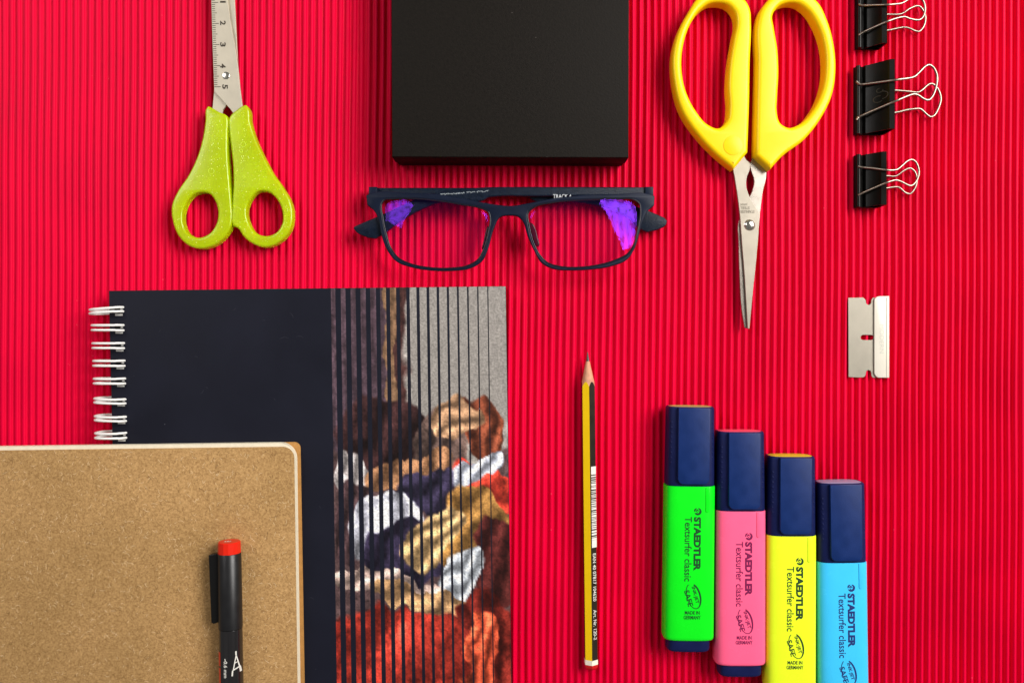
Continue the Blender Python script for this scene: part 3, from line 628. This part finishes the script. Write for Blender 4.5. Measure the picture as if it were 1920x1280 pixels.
# ------------------------------------------------------------------ spiral notebook
NBZ = 11.0
def spiral():
    t = thing('spiral_notebook', 'black wire bound notebook with a striped colourful picture strip on its cover', 'notebook', (*W2(590, 920, NBZ), 0))
    M_c = mat('black_soft_cover', (0.0080, 0.0088, 0.0165), rough=0.5, bump=0.15, bscale=1800, var=0.15, vscale=30, spec=0.13)
    add_specks(M_c, 140, 0.045, (0.20, 0.20, 0.24), 0.10)
    TL, TR, BR, BL = (204, 545), (948.5, 536.5), (961, 1400), (224, 1409)
    q = px([[TL, TR, BR, BL]], NBZ)[0]
    # rounded corners on the outer side
    def rc(poly, r, which):
        out = []
        for i, p in enumerate(poly):
            p = np.array(p)
            if i not in which: out.append(p); continue
            a = np.array(poly[i-1]) - p; b = np.array(poly[(i+1) % len(poly)]) - p; a /= np.linalg.norm(a); b /= np.linalg.norm(b)
            for s in np.linspace(0, 1, 7): out.append((1-s)**2*(p+a*r) + 2*s*(1-s)*p + s*s*(p+b*r))
        return out
    hi = rc(q, 0.9, (1, 2))
    m = M().add(*plate([hi], NBZ - 1.0, NBZ, 0.2, 2))
    for x, y, ln, a in [(563, 630, 8, .2), (532, 632, 10, -.1), (548, 590, 6, .9), (495, 600, 3, .1), (380, 735, 5, 2.2), (388, 726, 3, .5), (251, 704, 2, 0), (368, 668, 4, .3), (515, 748, 3, 1), (300, 620, 3, 2), (585, 1120, 5, .4), (440, 580, 4, 2.5), (600, 950, 4, 1.2)]:
        P = [W2(x + ln*s_*math.cos(a + .4*s_), y + ln*s_*math.sin(a + .4*s_), NBZ) for s_ in (-1, -.5, 0, .5, 1)]
        ribbon(m, P, [.04, .12, .18, .12, .04], lambda x, y: NBZ + .02, 1)
    m.build('front_cover', [M_c, mat('scuffed_cover', (0.035, 0.036, 0.048), rough=.6)], t, ang=30)
    c = np.mean(q, 0); s = lambda k, dx=0: [c + (np.array(p) - c) * k + (dx, 0) for p in q]
    M().add(*plate([s(.99)], 1.1, NBZ - 1.05, 0)).build('page_block', mat('cream_pages', (0.70, 0.66, 0.56), rough=0.8, var=.06), t)
    M().add(*plate([hi], 0.0, 1.0, 0.2, 2)).build('back_cover', M_c, t, ang=30)
    # printed strips: bilinear frame over the picture
    e = 0.05
    def pt(u, v):      # u across 0..1 from strip start to outer edge; v down
        a = np.array((620.2, 540.6)) + u * (np.array((948.5, 536.9)) - (620.2, 540.6)); b = np.array((633.5, 1400)) + u * (np.array((961, 1396)) - (633.5, 1400))
        return W(*(a + v * (b - a)), NBZ)
    g = np.random.default_rng(3)
    grids = [g.random((96, 96)) for _ in range(6)]
    def ns(x, y, k=0):
        G = grids[k % 6]; x %= 95; y %= 95; i, j = int(x), int(y); fx, fy = x - i, y - j; fx = fx*fx*(3-2*fx); fy = fy*fy*(3-2*fy)
        return (G[i, j]*(1-fx)+G[i+1, j]*fx)*(1-fy) + (G[i, j+1]*(1-fx)+G[i+1, j+1]*fx)*fy
    def fb(x, y, k=0): return (ns(x, y, k) + .5*ns(2.1*x, 2.1*y, k+1) + .25*ns(4.3*x, 4.3*y, k+2) + .12*ns(9*x, 9*y, k+3)) / 1.87
    sr = lambda c_: tuple((k/255)**2.2 for k in c_)
    # abstract brushwork: soft swathes (centre, half size, angle, colour)
    sw = [(.22, .20, .34, .30, 0, (78, 62, 70)), (.36, .12, .06, .22, 0, (120, 92, 70)), (.44, .15, .07, .18, 0, (64, 42, 40)), (.75, .18, .33, .30, 0, (158, 152, 146)),
          (.30, .40, .30, .12, 15, (52, 34, 34)), (.10, .46, .13, .06, -30, (190, 180, 178)), (.62, .40, .16, .10, 25, (92, 74, 68)), (.88, .36, .10, .10, -10, (118, 62, 44)), (.72, .33, .12, .07, 40, (176, 136, 104)),
          (.42, .46, .24, .05, -12, (150, 108, 78)), (.90, .50, .26, .05, 12, (196, 62, 48)), (.55, .52, .22, .06, 20, (52, 46, 66)), (.12, .58, .12, .10, 5, (72, 54, 56)), (.84, .46, .20, .025, -18, (186, 190, 204)),
          (.28, .60, .20, .07, -25, (196, 196, 208)), (.45, .66, .26, .07, -8, (46, 40, 58)), (.80, .60, .24, .10, 18, (154, 112, 62)), (.57, .62, .12, .09, 40, (196, 160, 112)), (.95, .68, .14, .10, 0, (74, 34, 32)),
          (.74, .72, .11, .065, 35, (184, 190, 198)), (.30, .74, .36, .035, 10, (196, 168, 156)), (.52, .775, .34, .03, 4, (178, 138, 98)),
          (.45, .95, .70, .15, 0, (176, 56, 44)), (.90, .88, .16, .13, -20, (100, 34, 28)), (.82, .95, .10, .14, 12, (196, 78, 52))]
    vis = (1290 - 540) / (1400 - 540)
    def color(u, v):
        V = v / vis; wu = u + (fb(u*5, V*9, 0) - .5) * .20; wv = V + (fb(u*6+9, V*9, 1) - .5) * .10
        col = np.array((90., 70., 70.))
        for cu_, cv, hu, hv, an, cc in sw:
            a = math.radians(an); dx, dy = (wu - cu_) , (wv - cv) * 2.2; x = (dx*math.cos(a) + dy*math.sin(a)) / hu; y = (-dx*math.sin(a) + dy*math.cos(a)) / (hv * 2.2)
            d = (abs(x)**3 + abs(y)**3) ** (1/3); k = min(1, max(0, (1.0 - d) / .07)); sh = 1 + .38 * math.sin(x * 7 + 3 * y + 5 * fb(u*6, V*8, int(cu_*50) % 3)) * (0 if cv < .25 else 1); col = col*(1-k) + np.array(cc)*sh*k
        k = .62 + .76 * fb(u*38 + 3, V*70, 2) + .9 * (max(0, .5 - abs(fb(u*16, V*26, 4) - .5) * 9) * -1 if V > .3 else 0) * .45
        if V < .34 and u > .45: k = .92 + .22 * (fb(u*60+V*40, V*75-u*40, 2) - .5)
        if V > .80: k *= .78 + .5 * (0.5 + .5*math.sin((u*.9 + V*1.5)*16 + 3*fb(u*4, V*4, 4)))
        if u < .42 and V < .36: k *= .8 + .4*ns(u*90, V*10, 3)
        return sr(np.clip(col * k, 8, 235))
    vs = []; fs = []; cols = []; pitch = 18.47 / 328.5
    for kx_ in range(17):
        u0 = kx_ * pitch; u1 = u0 + (8.4 + kx_ * .535) / 328.5 if kx_ < 16 else 0.998
        nu = 5 if kx_ < 16 else 16; nv = 380; base = len(vs)
        for j in range(nv + 1):
            for i in range(nu + 1):
                u = u0 + (u1 - u0) * i / nu; v = j / nv; p = pt(u, v); vs.append((p[0], p[1], NBZ + e)); cols.append((*color(u, v), 1))
        fs += [(base+j*(nu+1)+i, base+(j+1)*(nu+1)+i, base+(j+1)*(nu+1)+i+1, base+j*(nu+1)+i+1) for j in range(nv) for i in range(nu)]
    mt = mat('printed_picture', (0.5, 0.5, 0.5), rough=0.42, bump=0.05, bscale=900)
    nt = mt.node_tree; at = nt.nodes.new('ShaderNodeVertexColor'); at.layer_name = 'print'
    nzz = nt.nodes.new('ShaderNodeTexNoise'); nzz.inputs['Scale'].default_value = 900; nzz.inputs['Detail'].default_value = 3
    tcc = nt.nodes.new('ShaderNodeTexCoord'); nt.links.new(tcc.outputs['Object'], nzz.inputs['Vector'])
    mr = nt.nodes.new('ShaderNodeMapRange'); mr.inputs['From Min'].default_value = .3; mr.inputs['From Max'].default_value = .7; mr.inputs['To Min'].default_value = .72; mr.inputs['To Max'].default_value = 1.25
    nt.links.new(nzz.outputs['Fac'], mr.inputs['Value'])
    mm = nt.nodes.new('ShaderNodeVectorMath'); mm.operation = 'MULTIPLY'; nt.links.new(at.outputs['Color'], mm.inputs[0]); nt.links.new(mr.outputs['Result'], mm.inputs[1])
    nt.links.new(mm.outputs[0], nt.nodes['Principled BSDF'].inputs['Base Color'])
    me = bpy.data.meshes.new('cover_picture'); me.from_pydata((np.array(vs) * K - np.array(t.location)).tolist(), [], fs)
    ca = me.color_attributes.new('print', 'FLOAT_COLOR', 'POINT'); ca.data.foreach_set('color', np.array(cols).ravel())
    me.materials.append(mt); o = bpy.data.objects.new('cover_picture', me); C.objects.link(o); o.parent = t
    # wire rings
    M_w = mat('white_coated_wire', (0.86, 0.85, 0.82), rough=0.35)
    M_h = mat('punched_hole_rim', (0.42, 0.42, 0.40), rough=0.5); M_hd = mat('punched_hole', (0.004, 0.004, 0.004), rough=0.9)
    rows = [(578.5, 585.5, 165, 229.5, 5), (609.8, 618.8, 169, 230, 0), (643.5, 652.3, 170.5, 231, 0), (676.5, 685.5, 172, 232, 0), (710, 718.5, 173, 233, 0), (748, 755, 174, 233.7, -2), (781, 788, 175, 234.5, -2), (812, 820.5, 175.7, 235, 0)]
    for k in range(8, 10): rows.append((812 + 33.6*(k-7), 820.5 + 33.6*(k-7), 176 + (k-7)*.6, 235 + (k-7)*.6, 0))
    for (ya, yb, xl, xr, tl) in rows:
        m = M()
        zt = 15.5; zb = 1.0; zc = (zt + zb) / 2; zr = (zt - zb) / 2
        for yy in (ya, yb):
            pts = []
            for q in np.linspace(-12, 300, 40):
                r = math.radians(q); cx_, hx = (xl + xr) / 2, (xr - xl) / 2
                X = cx_ + hx * math.copysign(abs(math.cos(r))**.75, math.cos(r)); Z = zc + zr * math.copysign(abs(math.sin(r))**.8, math.sin(r))
                Yp = yy + tl * (cx_ - X) / hx * .5 - (1 if yy == ya else -1) * (0 if X < cx_+hx*.6 else .4)
                # wanted pixel for the top half; keep the lower half straight below
                w_ = W(X, Yp, zt * .8); pts.append((w_[0], w_[1], Z))
            m.add(*tube(pts, 0.62, res=3))
        # closing bend between the two wires at the left end
        r_ = m.build('wire_ring', M_w, t, ang=80)
    m = M()
    for (ya, yb, xl, xr, tl) in rows[:9]:
        for (x0, x1, y0, y1, mi, dz) in ((xr - 15, xr + 1.0, ya - 2.5, ya + 6.0, 1, .015), (xr - 15, xr + 1.0, yb + .3, yb + 7.2, 1, .015), (xr - 13.5, xr + .6, yb + 2.8, yb + 6.4, 0, .03), (xr - 4, xr + .6, ya - 2.2, ya + 5, 0, .03)):
            m.add([W(x0, y0, NBZ)+(0,0,dz), W(x1, y0, NBZ)+(0,0,dz), W(x1, y1, NBZ)+(0,0,dz), W(x0, y1, NBZ)+(0,0,dz)], [(0, 1, 2, 3)], mi)
    m.build('punched_holes', [M_h, M_hd], t, smooth=False)
spiral()

# ------------------------------------------------------------------ kraft notebook
KZ = 17.5
def kraft():
    t = thing('kraft_notebook', 'brown kraft paper notebook lying on the black notebook, under the pen', 'notebook', (*W2(280, 1060, KZ), 0))
    M_k = mat('kraft_board', (0.44, 0.262, 0.108), rough=0.8, bump=0.25, bscale=1400, spec=0.25)
    nt = M_k.node_tree; p = nt.nodes['Principled BSDF']
    t1 = nt.nodes.new('ShaderNodeTexCoord')
    n1 = nt.nodes.new('ShaderNodeTexNoise'); n1.inputs['Scale'].default_value = 1000; n1.inputs['Detail'].default_value = 6; n1.inputs['Roughness'].default_value = .75; n1.inputs['Distortion'].default_value = 0.2
    n2 = nt.nodes.new('ShaderNodeTexNoise'); n2.inputs['Scale'].default_value = 22; n2.inputs['Detail'].default_value = 3
    r1 = nt.nodes.new('ShaderNodeValToRGB'); r1.color_ramp.elements[0].position = .32; r1.color_ramp.elements[1].position = .70
    r1.color_ramp.elements[0].color = (0.235, 0.122, 0.038, 1); r1.color_ramp.elements[1].color = (0.60, 0.375, 0.155, 1)
    r2 = nt.nodes.new('ShaderNodeValToRGB'); r2.color_ramp.elements[0].position = .35; r2.color_ramp.elements[1].position = .65
    r2.color_ramp.elements[0].color = (0.90, 0.88, 0.84, 1); r2.color_ramp.elements[1].color = (1.06, 1.04, 1.04, 1)
    mm = nt.nodes.new('ShaderNodeVectorMath'); mm.operation = 'MULTIPLY'
    for n_ in (n1, n2): nt.links.new(t1.outputs['Object'], n_.inputs['Vector'])
    nt.links.new(n1.outputs['Fac'], r1.inputs['Fac']); nt.links.new(n2.outputs['Fac'], r2.inputs['Fac'])
    nt.links.new(r1.outputs['Color'], mm.inputs[0]); nt.links.new(r2.outputs['Color'], mm.inputs[1]); nt.links.new(mm.outputs[0], p.inputs['Base Color'])
    M_fl = mat('pale_fibre', (0.78, 0.58, 0.34), rough=0.8); M_fd = mat('dark_fibre', (0.15, 0.075, 0.025), rough=0.8)
    M_pg = mat('cream_pages', (0.80, 0.72, 0.55), rough=0.8, var=.05, vscale=400)
    def shape(tl, tr, br, bl, r, z):
        P = [np.array(q, float) for q in (tl, tr, br, bl)]; out = [W2(*P[0], z)]
        a = P[0] - P[1]; b = P[2] - P[1]; a /= np.linalg.norm(a); b /= np.linalg.norm(b)
        for s in np.linspace(0, 1, 12):
            ang = s * math.pi/2; out.append(W2(*(P[1] + a*r*(1-math.sin(ang)) + b*r*(1-math.cos(ang))), z))
        out += [W2(*P[2], z), W2(*P[3], z)]; return out
    top = shape((-140, 846), (551, 837), (559, 1400), (-140, 1400), 22, KZ)
    m = M().add(*plate([top], KZ - .9, KZ, 0.2, 2))
    zf = lambda x, y: KZ + .03
    for k in range(1900):
        x, y = random.uniform(2, 548), random.uniform(846, 1278)
        if x > 528 and y < 862: continue
        a = random.uniform(0, math.pi); ln = random.choice([4, 5, 6, 7, 9, 12]) * .5; cv = random.uniform(-.8, .8)
        pts = [W2(x + ln*s*math.cos(a + cv*s), y + ln*s*math.sin(a + cv*s), KZ) for s in (-1, -.5, 0, .5, 1)]
        ribbon(m, pts, [.05, .13, .16, .13, .05], zf, 1 if random.random() < .45 else 2)
    m.build('front_cover', [M_k, M_fl, M_fd], t, ang=30)
    z2 = KZ - 1.0
    pg = shape((-140, 839), (553.0, 829.5), (561, 1400), (-140, 1400), 31, z2 )
    M().add(*plate([pg], NBZ + 1.2, z2, 0)).build('page_block', M_pg, t, ang=30)
    bk = shape((-140, 839), (563, 828.0), (573, 1400), (-140, 1400), 12, NBZ + 1)
    M_k2 = mat('kraft_back_cover', (0.42, 0.205, 0.055), rough=0.7, bump=.2, bscale=1200, var=.12, vscale=300)
    M().add(*plate([bk], NBZ + .1, NBZ + 1.1, 0.2, 2)).build('back_cover', M_k2, t, ang=30)
kraft()

# ------------------------------------------------------------------ fineliner pen
def pen():
    zb = KZ; r = L(21.7, 29); zc = zb + r + .05
    A = W2(430, 1014, zc); B = W2(436.5, 1440, zc); d = B - A; ang = math.atan2(d[1], d[0]) + math.pi/2
    t = thing('fineliner_pen', 'black fineliner pen with red cap end and pocket clip, lying on the kraft notebook', 'pen', (A[0], A[1], zb), ang)
    u = S * (1 - zc/H); zl = zc
    def ring(y, rr, N=48): return [(rr*math.cos(a), -y, zl + rr*math.sin(a)) for a in np.linspace(0, 2*math.pi, N, endpoint=False)]
    def bld(mm, name, mt, par=t, ang_=40):
        vv = [np.asarray(x) - (0, 0, zb) for x in mm.v]; mm.v = vv; return mm.build(name, mt, par, local=True, ang=ang_)
    M_cap = mat('satin_black_cap', (0.008, 0.008, 0.009), rough=0.36, var=.15, vscale=200, spec=.45); M_bar = mat('gloss_black_barrel', (0.008, 0.007, 0.008), rough=0.14, spec=.9)
    M_red = mat('red_cap_end', (0.72, 0.018, 0.006), rough=0.3)
    N12 = 14
    def ring12(y, rr): return [(rr*math.cos(a), -y, zl + rr*math.sin(a)) for a in np.linspace(0, 2*math.pi, N12, endpoint=False)]
    bld(M().add(*loft([ring12(0, r*.90), ring12(.35, r*.955), ring12(21.5*u, r*.975)])), 'cap_end', M_red, ang_=20)
    m = M(); 
    v, f = text2d('m', .03)
    m.add([(q[0]*3.2 - .6, .04, zl + .5 + q[1]*1.9) for q in v], f); bld(m, 'end_mark', M_white)
    cap = bld(M().add(*loft([ring(21.8*u, r*.97), ring(22.6*u, r*.995), ring(158*u, r*1.02), ring(160.5*u, r*1.02), ring(161*u, r*1.0)])), 'cap', M_cap)
    # pocket clip standing off on the left
    cl = M(); x0, x1 = -r - 4.3, -r + 1.0
    P = [(x1, -21*u), (x0 + .8, -23*u), (x0, -25*u), (x0 + .8, -150*u), (x0 + 2.0, -153*u), (x1 - .2, -149*u)]
    vv, ff = plate([P], zl - 1.7, zl + 1.7, .5, 3); bld(cl.add(vv, ff), 'pocket_clip', mat('gloss_black_clip', (0.006, 0.006, 0.006), rough=.25), cap)
    bld(M().add(*loft([ring(161.1*u, r*.93), ring(162*u, r*.985), ring(163.5*u, r*1.0), ring(400*u, r*1.03), ring(402*u, r*.95)])), 'barrel', M_bar)
    # print on the barrel
    zf0 = lambda x, y: zl + math.sqrt(max(0.0, (r*1.02)**2 - x*x)) + .06 - zb
    kx = lambda X, Y: (X - 430 - (Y - 1014) * .0153) * u * .985; ky = lambda Y: -(Y - 1014) * u
    m = M(); put_text(m, '0.6 mm', (kx(430.3, 1245), ky(1246)), -90, 31*u, 7*u, zf0, .02)
    ribbon(m, [(kx(429, 1226), ky(1226)), (kx(430, 1230), ky(1230))], .5, zf0)
    def poly(ps, w_):
        q = [(kx(a, b), ky(b)) for a, b in ps]; o = []
        for (xa, ya), (xb, yb) in zip(q, q[1:]): o += [(xa + (xb-xa)*k/6, ya + (yb-ya)*k/6) for k in range(6)]
        ribbon(m, o + [q[-1]], w_, lambda x, y: zf0(x, y) + .04)
    T = lambda x, y: (x/16 + 400, y/16 + 1200)
    poly([T(768, 225), T(773, 340)], .55); poly([T(775, 350), T(740, 560), T(712, 750)], .42); poly([T(775, 350), T(815, 520), T(850, 700)], .42)
    poly([T(740, 570), T(815, 545)], .42); poly([T(690, 775), T(860, 700)], .6); poly([T(690, 780), T(678, 940)], .6); poly([T(855, 700), T(873, 870)], .55)
    m.build('print', M_white, t, local=True, smooth=False)
    m = M()
    for ya, yb in ((1216, 1242), (1245.5, 1330)):
        vs = []; 
        for y in (ya, yb):
            for k in range(7):
                a = math.radians(180 - 2 - k*8); rr = r*1.015 + .06; vs.append((rr*math.cos(a), ky(y), zl + rr*math.sin(a) - zb))
        m.add(vs, [(i, i+1, i+8, i+7) for i in range(6)])
    m.build('red_label', mat('red_print', (0.62, 0.04, 0.02), rough=.3), t, local=True)
pen()
